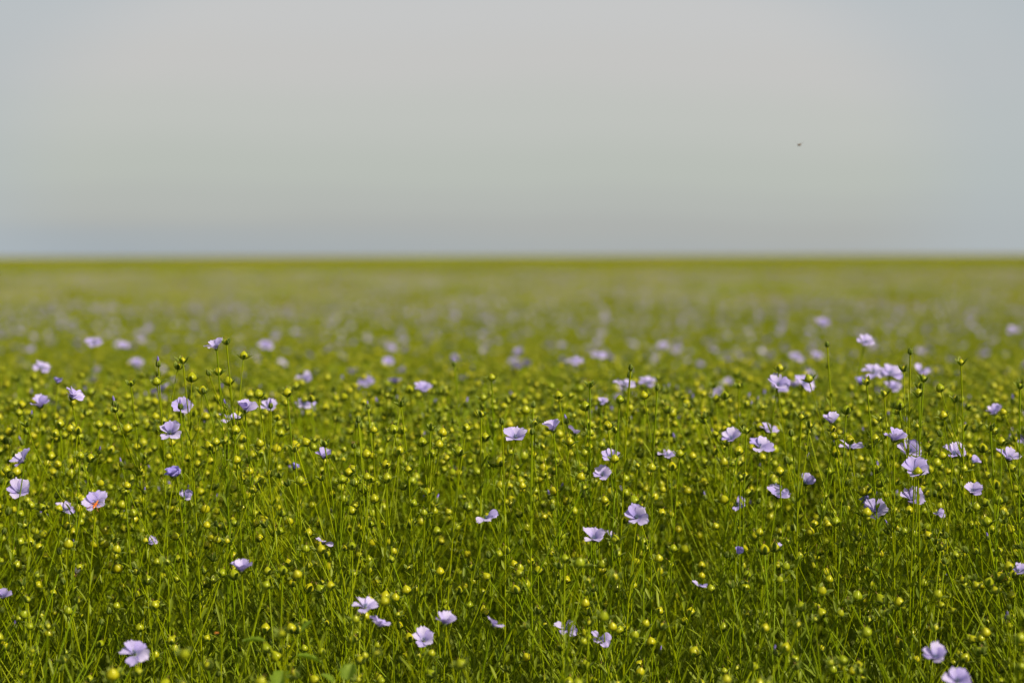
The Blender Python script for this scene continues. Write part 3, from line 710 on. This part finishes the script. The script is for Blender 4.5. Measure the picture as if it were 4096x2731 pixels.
def stuff_plant(seed, flower, sides=4, low=0.0):
    rng = random.Random(seed); h = .60 + rng.gauss(0, .012)
    hs = random_heads(h, rng.randint(6, 10), rng, .075, .14)
    if flower: hs[0][0] = rng.choice(['open', 'wide', 'cup', 'open']); hs[0][2] = Vector((rng.uniform(-.3, .5), -rng.uniform(.1, .8), 1)).normalized(); hs[0][1] = (hs[0][1][0], hs[0][1][1], h + rng.uniform(0, .03))
    st, lv, placed = plant_layout(hs, h, rng, leaf_gap=.022, sides=sides, low=low, seg=8)
    mb = MB(); mb.put(st); mb.put(lv)
    for k, p, ax, sc in placed: head_into(mb, k, p, ax, sc, rng)
    return mb
def shoot(seed):
    """leafy side shoot without heads, the dense lower layer of the crop"""
    rng = random.Random(seed); h = rng.uniform(.40, .50); mb = MB()
    top = Vector((rng.gauss(0, .09), rng.gauss(0, .06), h))
    main = bez((0, 0, 0), (top.x * .2, top.y * .2, h * .6), top, 8); tube(mb, main, 1.1 * mm, .5 * mm, 4, STEM)
    a = rng.uniform(0, 6); z = .14
    while z < h:
        i = min(7, max(1, int(np.searchsorted(main[:, 2], z)))); f = (z - main[i - 1][2]) / (main[i][2] - main[i - 1][2]); b = main[i - 1] + (main[i] - main[i - 1]) * f
        leaf(mb, b, Vector((math.cos(a), math.sin(a), rng.uniform(.8, 2.2))).normalized(), rng.uniform(.018, .032), rng.uniform(.0024, .0042), rng.uniform(0, .3), rng.uniform(-.5, .5))
        a += 2.4; z += .008 * rng.uniform(.6, 1.5)
    return mb
OCT = capsule_mb(4.6 * mm, 8.2 * mm, 5, 4, 3, False)
def clump(seed, size, n, nf, full):
    """a patch of crop seen from far off: heads, short stalks, leaves and flowers"""
    rng = random.Random(seed); mb = MB()
    for i in range(n):
        x, y = rng.uniform(-.5, .5) * size, rng.uniform(-.5, .5) * size; z = .60 - .13 * rng.random() ** 1.3 + rng.gauss(0, .012)
        M = frame((x, y, z), (rng.uniform(-.4, .4), rng.uniform(-.4, .4), 1), 0, rng.uniform(.85, 1.2)); mb.put(OCT, M)
        if full:
            tube(mb, [(x, y, z), (x + rng.uniform(-.02, .02), y + rng.uniform(-.02, .02), z - .17)], .55 * mm, .8 * mm, 3, STEM)
            for _ in range(2): leaf(mb, (x, y, z - rng.uniform(.02, .14)), Vector((rng.uniform(-1, 1), rng.uniform(-1, 1), 1.4)).normalized(), .024, .0034, .1, 0, 3, 2)
        else: leaf(mb, (x, y, z - .06), Vector((rng.uniform(-1, 1), rng.uniform(-1, 1), 1.4)).normalized(), .06, .012, .1, 0, 3, 2)
    for i in range(nf):
        x, y = rng.uniform(-.5, .5) * size, rng.uniform(-.5, .5) * size; z = .60 + rng.uniform(-.05, .03)
        M = frame((x, y, z), (rng.uniform(-.3, .5), -rng.uniform(0, .7), 1), 0, rng.uniform(.9, 1.15)); t = MB()
        for k in range(5): t.put(petal_mb(k * 1.2566, 14 * mm, 13 * mm, R(24), R(82), 3, 3, 0, k))
        mb.put(t, M)
    return mb
protos, lod = [], []
for k in range(16): protos.append(stuff_plant(700 + k, False)); lod.append(0)
for k in range(6): protos.append(stuff_plant(740 + k, True)); lod.append(1)
for k in range(8): protos.append(shoot(780 + k)); lod.append(2)
for k in range(4): protos.append(clump(820 + k, .6, 130, 14, True)); lod.append(3)
for k in range(3): protos.append(clump(840 + k, 3.0, 800, 10, False)); lod.append(4)
N_OF = [16, 6, 8, 4, 3]

pts, plod, ppid, prot, pscl = [], [], [], [], []
def scatter(n, d0, d1, lodk, in_frame=None, zf=None, margin=.75, sz=(.95, 1.05), tilt=.07, wide=.2125):
    c = 0; n = int(n * wide / .2125)
    while c < n:
        u = rng.random()
        w1 = wide * d1 + margin
        d = d0 + (d1 - d0) * u
        if rng.random() > (wide * d + margin) / w1: continue
        x = rng.uniform(-1, 1) * (wide * d + margin)
        if in_frame is not None and not in_frame(x, d): c += 1; continue
        s = (zf(d) if zf else 1.0) * rng.uniform(*sz) * (1 + .03 * math.sin(x * 1.7 + d * .9) * math.sin(d * .55 + 1))
        if s <= 0: c += 1; continue
        pts.append((x, d, 0)); plod.append(lodk); ppid.append(rng.randrange(N_OF[lodk])); prot.append((rng.gauss(0, tilt), rng.gauss(0, tilt), rng.uniform(0, 6.28))); pscl.append(s); c += 1
rng = random.Random(99)
area = lambda d0, d1, m: (d1 - d0) * (.2125 * (d0 + d1) + 2 * m)
inside = lambda x, d: abs(x) < .2125 * d + .03
cz = lambda d: canopy(d) / .60
def rest(x, d):      # everywhere but where the single plants stand, with a soft seam
    if not inside(x, d): return True
    return d > 2.55 + .5 * rng.random()
scatter(int(560 * area(1.95, 4.0, .75)), 1.95, 4.0, 0, rest, cz)
scatter(int(12 * area(1.95, 4.0, .75)), 1.95, 4.0, 1, lambda x, d: (not inside(x, d)) or d > 3.0, cz)
scatter(int(720 * area(1.9, 3.6, .6)), 1.9, 3.6, 2, None, lambda d: cz(d) * .93, .6, (.85, 1.08))
scatter(int(400 * area(4.0, 9.0, .8)), 4.0, 9.0, 0, None, cz, .8)
scatter(int(13 * area(4.0, 6.0, .8)), 4.0, 6.0, 1, None, cz, .8)
scatter(int(40 * area(6.0, 9.0, .8)), 6.0, 9.0, 1, None, cz, .8)
scatter(int(160 * area(9.0, 15.0, .8)), 9.0, 15.0, 0, None, cz, .8)
scatter(int(46 * area(9.0, 15.0, .8)), 9.0, 15.0, 1, None, cz, .8)
scatter(int(2.9 * area(11.0, 46.0, 1.5)), 11.0, 46.0, 3, None, cz, 1.5, (.96, 1.04), 0.02, .36)
scatter(int(.14 * area(42.0, 260.0, 5)), 42.0, 260.0, 4, None, cz, 5, (.96, 1.06), 0.0, .36)
print('field instances', len(pts))

M_CAN, ntc = new_mat('crop_mass')
def _canopy_mat(nt):
    o = nt.nodes.new('ShaderNodeOutputMaterial'); d = nt.nodes.new('ShaderNodeBsdfDiffuse')
    c = mix_c(nt, wnoise(nt, 3.0, 6.0), (0.150, 0.134, 0.012), (0.215, 0.178, 0.030))
    g = nt.nodes.new('ShaderNodeNewGeometry')
    vo = nn(nt, 'ShaderNodeTexVoronoi', i_Scale=7.0); nt.links.new(g.outputs['Position'], vo.inputs['Vector'])
    fl = ramp(nt, [(0.16, (1, 1, 1)), (0.22, (0, 0, 0))], vo.outputs['Distance']).outputs[0]
    c = mix_c(nt, math_n(nt, 'MULTIPLY', fl, .15), c, (0.44, 0.38, 0.58))
    nt.links.new(c, d.inputs[0]); nt.links.new(d.outputs[0], o.inputs[0])
_canopy_mat(ntc)
FIELD_MATS = MATS + [M_CAN]
mb = MB(); pv = []
for i, p in enumerate(protos): mb.put(p); pv.append(np.full(p.n, i))
def rise(x, d):
    f = np.clip((np.asarray(d) - 70) / 230.0, 0, 1); x = np.asarray(x)
    return f * (.16 * np.sin(x * .085 + 1.0) + .10 * np.sin(x * .19 + 2.2) + .05 * np.sin(x * .47)) * np.clip(600 / np.maximum(np.asarray(d), 1), .2, 1)
# dense crop mass below the heads, from mid field to the horizon, gently uneven
ds = np.concatenate([np.linspace(7, 60, 60), np.geomspace(62, 5000, 60)]); us = np.linspace(-1, 1, 241)
gx = us[None] * (ds[:, None] * .45 + 6); gy = np.repeat(ds[:, None], 241, 1)
gz = np.interp(gy, [7, 12, 60, 250, 5000], [.33, .36, .40, .45, .465]) + .015 * np.sin(gx * 1.3 + gy * .7) * np.sin(gy * .31 + gx * .21) + .02 * np.sin(gx * .11 + 1.0) * np.minimum(1, gy / 60) + rise(gx, gy)
mb.add(np.stack([gx, gy, gz], -1), np.stack([gx, gy], -1), [grid_faces(len(ds), 241)], 9); pv.append(np.full(gx.size, 1000))
me = mb.mesh('flax_field', True, FIELD_MATS)
n0 = len(me.vertices); me.vertices.add(len(pts))
co = np.zeros((n0 + len(pts)) * 3); me.vertices.foreach_get('co', co); P_ = np.array(pts, float); P_[:, 2] += rise(P_[:, 0], P_[:, 1]); co[n0 * 3:] = P_.ravel(); me.vertices.foreach_set('co', co)
def attr(name, kind, vals, key='value'):
    a = me.attributes.new(name, kind, 'POINT'); a.data.foreach_set(key, vals)
pid = np.concatenate(pv + [np.full(len(pts), -1)]).astype(np.int32)
z0 = np.zeros(n0)
attr('proto', 'INT', pid); attr('lod', 'INT', np.concatenate([z0 - 1, plod]).astype(np.int32)); attr('pick', 'INT', np.concatenate([z0, ppid]).astype(np.int32))
attr('turn', 'FLOAT_VECTOR', np.concatenate([np.zeros((n0, 3)), np.array(prot)]).astype(np.float32).ravel(), 'vector'); attr('grow', 'FLOAT', np.concatenate([z0, pscl]).astype(np.float32))
field = link('flax_field', me)
field['kind'] = 'stuff'; field['label'] = 'dense green flax crop with lilac flowers stretching to the horizon'; field['category'] = 'crop'

ng = bpy.data.node_groups.new('field_growth', 'GeometryNodeTree')
ng.interface.new_socket('Geometry', in_out='INPUT', socket_type='NodeSocketGeometry'); ng.interface.new_socket('Geometry', in_out='OUTPUT', socket_type='NodeSocketGeometry')
gi = ng.nodes.new('NodeGroupInput'); go = ng.nodes.new('NodeGroupOutput')
def named(n, t):
    a = ng.nodes.new('GeometryNodeInputNamedAttribute'); a.data_type = t; a.inputs['Name'].default_value = n
    return a.outputs['Attribute']
def eq(a, v):
    c = ng.nodes.new('FunctionNodeCompare'); c.data_type = 'INT'; c.operation = 'EQUAL'; ng.links.new(a, c.inputs[2]); c.inputs[3].default_value = v
    return c.outputs[0]
def separate(sel):
    s = ng.nodes.new('GeometryNodeSeparateGeometry'); s.domain = 'POINT'; ng.links.new(gi.outputs[0], s.inputs[0]); ng.links.new(sel, s.inputs[1])
    return s.outputs[0]
proto_a, lod_a = named('proto', 'INT'), named('lod', 'INT')
e2r = ng.nodes.new('FunctionNodeEulerToRotation'); ng.links.new(named('turn', 'FLOAT_VECTOR'), e2r.inputs[0])
final = ng.nodes.new('GeometryNodeJoinGeometry')
ng.links.new(separate(eq(proto_a, 1000)), final.inputs[0])
for L in range(5):
    join = ng.nodes.new('GeometryNodeJoinGeometry')
    for k in range(len(protos)):
        if lod[k] != L: continue
        g2i = ng.nodes.new('GeometryNodeGeometryToInstance'); ng.links.new(separate(eq(proto_a, k)), g2i.inputs[0]); ng.links.new(g2i.outputs[0], join.inputs[0])
    iop = ng.nodes.new('GeometryNodeInstanceOnPoints')
    ng.links.new(separate(eq(lod_a, L)), iop.inputs['Points']); ng.links.new(join.outputs[0], iop.inputs['Instance'])
    iop.inputs['Pick Instance'].default_value = True; ng.links.new(named('pick', 'INT'), iop.inputs['Instance Index'])
    ng.links.new(e2r.outputs[0], iop.inputs['Rotation'])
    ng.links.new(named('grow', 'FLOAT'), iop.inputs['Scale'])
    ng.links.new(iop.outputs[0], final.inputs[0])
ng.links.new(final.outputs[0], go.inputs[0])
md = field.modifiers.new('growth', 'NODES'); md.node_group = ng

# ------------------------------------------------------------------ soil, one sheet to the horizon
M_SOIL, nts = new_mat('soil_skin')
o_ = nts.nodes.new('ShaderNodeOutputMaterial'); b_ = nn(nts, 'ShaderNodeBsdfDiffuse')
nts.links.new(mix_c(nts, wnoise(nts, 14.0, 8.0), (0.030, 0.040, 0.010), (0.085, 0.075, 0.030)), b_.inputs[0]); nts.links.new(b_.outputs[0], o_.inputs[0])
sm = MB(); gs = np.concatenate([-np.geomspace(6000, 3, 30), np.linspace(-2.5, 2.5, 21), np.geomspace(3, 6000, 30)])
sx, sy = np.meshgrid(gs, gs + 3, indexing='ij'); sz_ = .012 * np.sin(sx * 3.1) * np.sin(sy * 2.7) * (np.abs(sx) < 10)
sm.add(np.stack([sx, sy, sz_ - .01], -1), np.stack([sx, sy], -1), [grid_faces(81, 81)], 0)
ground = link('ground', sm.mesh('ground', True, [M_SOIL])); ground['kind'] = 'structure'

# ------------------------------------------------------------------ weeds at the near edge
def weed_c(nt):
    u, v = uv_of(nt)
    c = mix_c(nt, wnoise(nt, 140.0, 4.0), (0.085, 0.160, 0.006), (0.190, 0.270, 0.015))
    a = math_n(nt, 'ABSOLUTE', u)
    rib = math_n(nt, 'LESS_THAN', math_n(nt, 'ABSOLUTE', math_n(nt, 'SINE', math_n(nt, 'MULTIPLY', math_n(nt, 'SUBTRACT', v, math_n(nt, 'MULTIPLY', a, .35)), 20.0))), .16)
    mid = math_n(nt, 'MAXIMUM', rib, math_n(nt, 'LESS_THAN', a, .05))
    return mix_c(nt, math_n(nt, 'MULTIPLY', mid, .55), c, (0.30, 0.36, 0.08))
M_WEED = leafy('weed_leaf', weed_c, .35, .03, .5)
def broad_leaf(L, W, lob, seed, curl):
    mb = MB(); na, nb = 25, 11; s = np.linspace(0, 1, na); u = np.linspace(-1, 1, nb)
    w = W * np.sin(np.pi * np.clip(.10 + .88 * s, 0, 1)) ** .55 * (1 + lob * np.sin(s * 19 + seed) + lob * .6 * np.sin(s * 41 + 2 * seed))
    x = u[None] * w[:, None] / 2; y = np.repeat((s * L)[:, None], nb, 1) + .08 * L * np.abs(u)[None] * (1 - s)[:, None]
    z = curl * L * s[:, None] ** 2 + np.abs(u)[None] * w[:, None] * .22 + .035 * L * np.sin(u[None] * 5 + seed) * s[:, None]
    mb.add(np.stack([x, y, z], -1), np.stack(np.meshgrid(s, u, indexing='ij')[::-1], -1), [grid_faces(na, nb)], 0)
    return mb.mesh('leaf', True, [M_WEED])
def weed(px, py, d, label, specs, seed):
    """specs: leaf pixel offset (right, up, away in m), length, width, heading, pitch"""
    p = at(px, py, d); root = Vector((p.x, p.y + .01, 0)); t = thing('broadleaf_weed', label, 'weed', root)
    st = MB(); tube(st, bez((0, 0, 0), (.01, 0, p.z * .5), (0, 0, p.z - .012), 8), 1.8 * mm, 1.2 * mm, 6, STEM)
    for (ox, oz, oy, L, W, head, pit) in specs:
        L, W = L * .8, W * .8
        q = Vector((ox, oy, p.z + oz)); b = Vector((0, 0, max(.1, q.z - .03)))
        tube(st, bez(b, (q.x * .6, q.y * .6, q.z - .005), q, 5), .9 * mm, .7 * mm, 5, STEM)
        lo = link('leaf', broad_leaf(L, W, .12, seed + int(head * 10), -.12), t)
        lo.matrix_basis = Matrix.Translation(q) @ Matrix.Rotation(head, 4, 'Z') @ Matrix.Rotation(pit, 4, 'X')
    link('stem', st.mesh('stem'), t)
weed(1385, 2700, 2.03, 'weed with a pale green lobed leaf behind a capsule at the bottom edge', [(0, -.006, 0, .020, .019, R(-25), R(58)), (-.012, -.008, 0, .016, .013, R(70), R(35)), (.006, -.02, .006, .02, .016, R(-70), R(10))], 3)
weed(1130, 2600, 2.08, 'weed with broad shaded leaves below a capsule, left of the pale lobed leaf', [(-.016, .006, 0, .026, .017, R(80), R(4)), (.012, -.006, -.004, .030, .020, R(-75), R(-14)), (.016, .014, 0, .016, .012, R(-60), R(50)), (0, -.018, -.006, .03, .02, R(170), R(-30))], 8)

# ------------------------------------------------------------------ insects
M_RED = leafy('beetle_red', flat_c((0.60, 0.090, 0.012), (0.48, 0.13, 0.015), 700.0), 0.0, .10, .25)
M_ORANGE = leafy('beetle_orange', flat_c((0.55, 0.20, 0.030), (0.45, 0.12, 0.02), 700.0), 0.0, .06, .3)
M_DARK = leafy('insect_dark', flat_c((0.020, 0.014, 0.014), (0.06, 0.035, 0.03), 700.0), 0.0, .06, .3)
M_BROWN = leafy('insect_brown', flat_c((0.20, 0.10, 0.04), (0.10, 0.05, 0.02), 700.0), 0.0, .04, .3)
M_WING = leafy('insect_wing', flat_c((0.30, 0.28, 0.25), (0.18, 0.17, 0.15), 900.0), 0.55, .06, .2, (1, 1, 1))
def blob(prof, bend, sides, mat, name, flat=1.0):
    mb = MB(); lathe(mb, prof, sides, 0)
    v = mb.v[0]; v[:, 1] *= flat; v[:, 1] += bend * v[:, 2] ** 2
    return mb.mesh(name, True, [mat])
def wire(pts, r0, r1, mat, name):
    mb = MB(); tube(mb, pts, r0, r1, 5, 0); return mb.mesh(name, True, [mat])
def wing_me(L, W, mat, name):
    mb = MB(); s = np.linspace(0, 1, 7); u = np.linspace(-1, 1, 4); w = W * np.sin(np.pi * np.clip(.08 + .9 * s, 0, 1)) ** .6
    mb.add(np.stack([u[None] * w[:, None] / 2, (s * L)[:, None] + 0 * u[None], .03 * L * (1 - u[None] ** 2) + 0 * s[:, None]], -1), np.stack(np.meshgrid(s, u, indexing='ij'), -1), [grid_faces(7, 4)], 0)
    return mb.mesh(name, True, [mat])
# orange-red beetle on the lilac flower: body lies across the flower from upper right to lower left
fc = at(219 * K, 1147 * K, 2.30)
head_p = at(400, 1988, 2.318); tail_p = at(374, 2030, 2.306)
ax = (head_p - tail_p).normalized(); L = (head_p - tail_p).length
t = thing('beetle', 'slim orange red beetle with long dark feelers sitting on a lilac flower', 'beetle', tail_p)
yv = Vector((0, -.85, .5)); yv = (yv - ax * yv.dot(ax)).normalized(); xv = yv.cross(ax).normalized()
MB_ = Matrix((xv, yv, ax)).transposed().to_4x4()
def bp(name, me, parent=None, M=None): return link(name, me, parent or t, M if M is not None else MB_)
bp('wing_cases', blob([(.05 * mm, -1.2 * mm), (.9 * mm, -.4 * mm), (1.25 * mm, 2.2 * mm), (1.3 * mm, 5.0 * mm), (1.1 * mm, 6.4 * mm), (.2 * mm, 6.8 * mm)], 0, 12, M_RED, 'wing_cases', .7))
bp('thorax', blob([(.6 * mm, 6.6 * mm), (1.0 * mm, 7.2 * mm), (.98 * mm, 8.6 * mm), (.5 * mm, 9.2 * mm)], 0, 10, M_ORANGE, 'thorax', .75))
hd = bp('head', blob([(.4 * mm, 9.0 * mm), (.85 * mm, 9.7 * mm), (.8 * mm, 10.6 * mm), (.1 * mm, 11.2 * mm)], 0, 10, M_RED, 'head', .85))
for s_ in (-1, 1):
    link('antenna', wire([(s_ * .4 * mm, .3 * mm, 10.8 * mm), (s_ * 2.0 * mm, 1.6 * mm, 13 * mm), (s_ * 4.6 * mm, 1.8 * mm, 15 * mm), (s_ * 7.6 * mm, 1.2 * mm, 15.6 * mm)], .20 * mm, .12 * mm, M_DARK, 'antenna'), hd, Matrix.Identity(4))
    for j, (z1, z2) in enumerate(((8.2, 10.5), (5.5, 5.0), (3.4, -1.0))):
        bp('leg', wire([(s_ * .8 * mm, 0, z1 * mm), (s_ * 2.6 * mm, .9 * mm, (z1 * .6 + z2 * .4) * mm), (s_ * 4.6 * mm, -.6 * mm, z2 * mm), (s_ * 5.8 * mm, -1.4 * mm, (z2 - .6) * mm)], .42 * mm if j else .32 * mm, .16 * mm, M_ORANGE if j else M_DARK, 'leg'))
# dark bristly fly on a capsule at lower left
p = at(303, 2296, 2.26); t = thing('fly', 'small dark fly with grey wings perched on a yellow capsule, lower left', 'fly', p)
I4 = Matrix.Rotation(R(20), 4, 'Y')
bp('abdomen', blob([(.05 * mm, -2.8 * mm), (.8 * mm, -2.2 * mm), (1.05 * mm, -.9 * mm), (.7 * mm, .1 * mm)], 0, 10, M_BROWN, 'abdomen'), t, I4)
bp('thorax', blob([(.5 * mm, 0), (1.1 * mm, .7 * mm), (1.0 * mm, 2.0 * mm), (.3 * mm, 2.5 * mm)], 0, 10, M_DARK, 'thorax'), t, I4)
bp('head', blob([(.2 * mm, 2.4 * mm), (.8 * mm, 2.8 * mm), (.75 * mm, 3.5 * mm), (.1 * mm, 3.9 * mm)], 0, 10, M_DARK, 'head'), t, I4)
for s_ in (-1, 1):
    bp('wing', wing_me(5.2 * mm, 2.0 * mm, M_WING, 'wing'), t, I4 @ Matrix.Translation((0, -.6 * mm, 1.6 * mm)) @ Matrix.Rotation(s_ * R(28), 4, 'Y') @ Matrix.Rotation(R(80), 4, 'X'))
    for zz in (.4, 1.2, 2.0): bp('leg', wire([(s_ * .6 * mm, .3 * mm, zz * mm), (s_ * 2.0 * mm, .8 * mm, (zz + .3) * mm), (s_ * 2.6 * mm, 2.4 * mm, (zz - .3) * mm)], .14 * mm, .09 * mm, M_DARK, 'leg'), t, I4)
# tiny orange insect low between the stems
p = at(866, 2530, 2.15); t = thing('orange_bug', 'tiny orange bug clinging behind a stem, low left of centre', 'bug', p)
I4 = Matrix.Rotation(R(84), 4, 'Y')
bp('abdomen', blob([(.05 * mm, -2.2 * mm), (.8 * mm, -1.6 * mm), (.95 * mm, -.4 * mm), (.5 * mm, .2 * mm)], 0, 9, M_ORANGE, 'abdomen', .8), t, I4)
bp('head', blob([(.4 * mm, .2 * mm), (.7 * mm, .8 * mm), (.65 * mm, 1.6 * mm), (.1 * mm, 2.0 * mm)], 0, 9, M_ORANGE, 'head'), t, I4)
for s_ in (-1, 1):
    for zz in (-.8, -.1, .6): bp('leg', wire([(.2 * mm, s_ * .5 * mm, zz * mm), (.9 * mm, s_ * 1.4 * mm, zz * mm), (1.8 * mm, s_ * 1.2 * mm, zz * mm)], .13 * mm, .08 * mm, M_DARK, 'leg'), t, I4)
# insect flying in the sky at right
p = at(3197, 580, 2.9); t = thing('flying_insect', 'tiny brown insect flying in the pale sky at right', 'insect', p)
I4 = Matrix.Rotation(R(75), 4, 'Y')
bp('body', blob([(.05 * mm, -2.4 * mm), (.9 * mm, -1.6 * mm), (1.2 * mm, 0), (1.1 * mm, 1.2 * mm), (.75 * mm, 2.0 * mm), (.1 * mm, 2.6 * mm)], 0, 10, M_BROWN, 'body'), t, I4)
for s_ in (-1, 1): bp('wing', wing_me(6.0 * mm, 2.6 * mm, M_WING, 'wing'), t, Matrix.Rotation(-s_ * R(80), 4, 'Z') @ Matrix.Rotation(R(28), 4, 'X') @ Matrix.Translation((0, .4 * mm, .6 * mm)))

# ------------------------------------------------------------------ render settings
scene.render.engine = 'CYCLES'
scene.view_settings.view_transform = 'Standard'; scene.view_settings.look = 'None'; scene.view_settings.exposure = 0; scene.view_settings.gamma = 1
cy = scene.cycles
cy.use_denoising = True; cy.max_bounces = 6; cy.diffuse_bounces = 3; cy.transmission_bounces = 3; cy.glossy_bounces = 2; cy.caustics_reflective = False; cy.caustics_refractive = False
print('plants', n_plants, 'objects', len(bpy.data.objects))
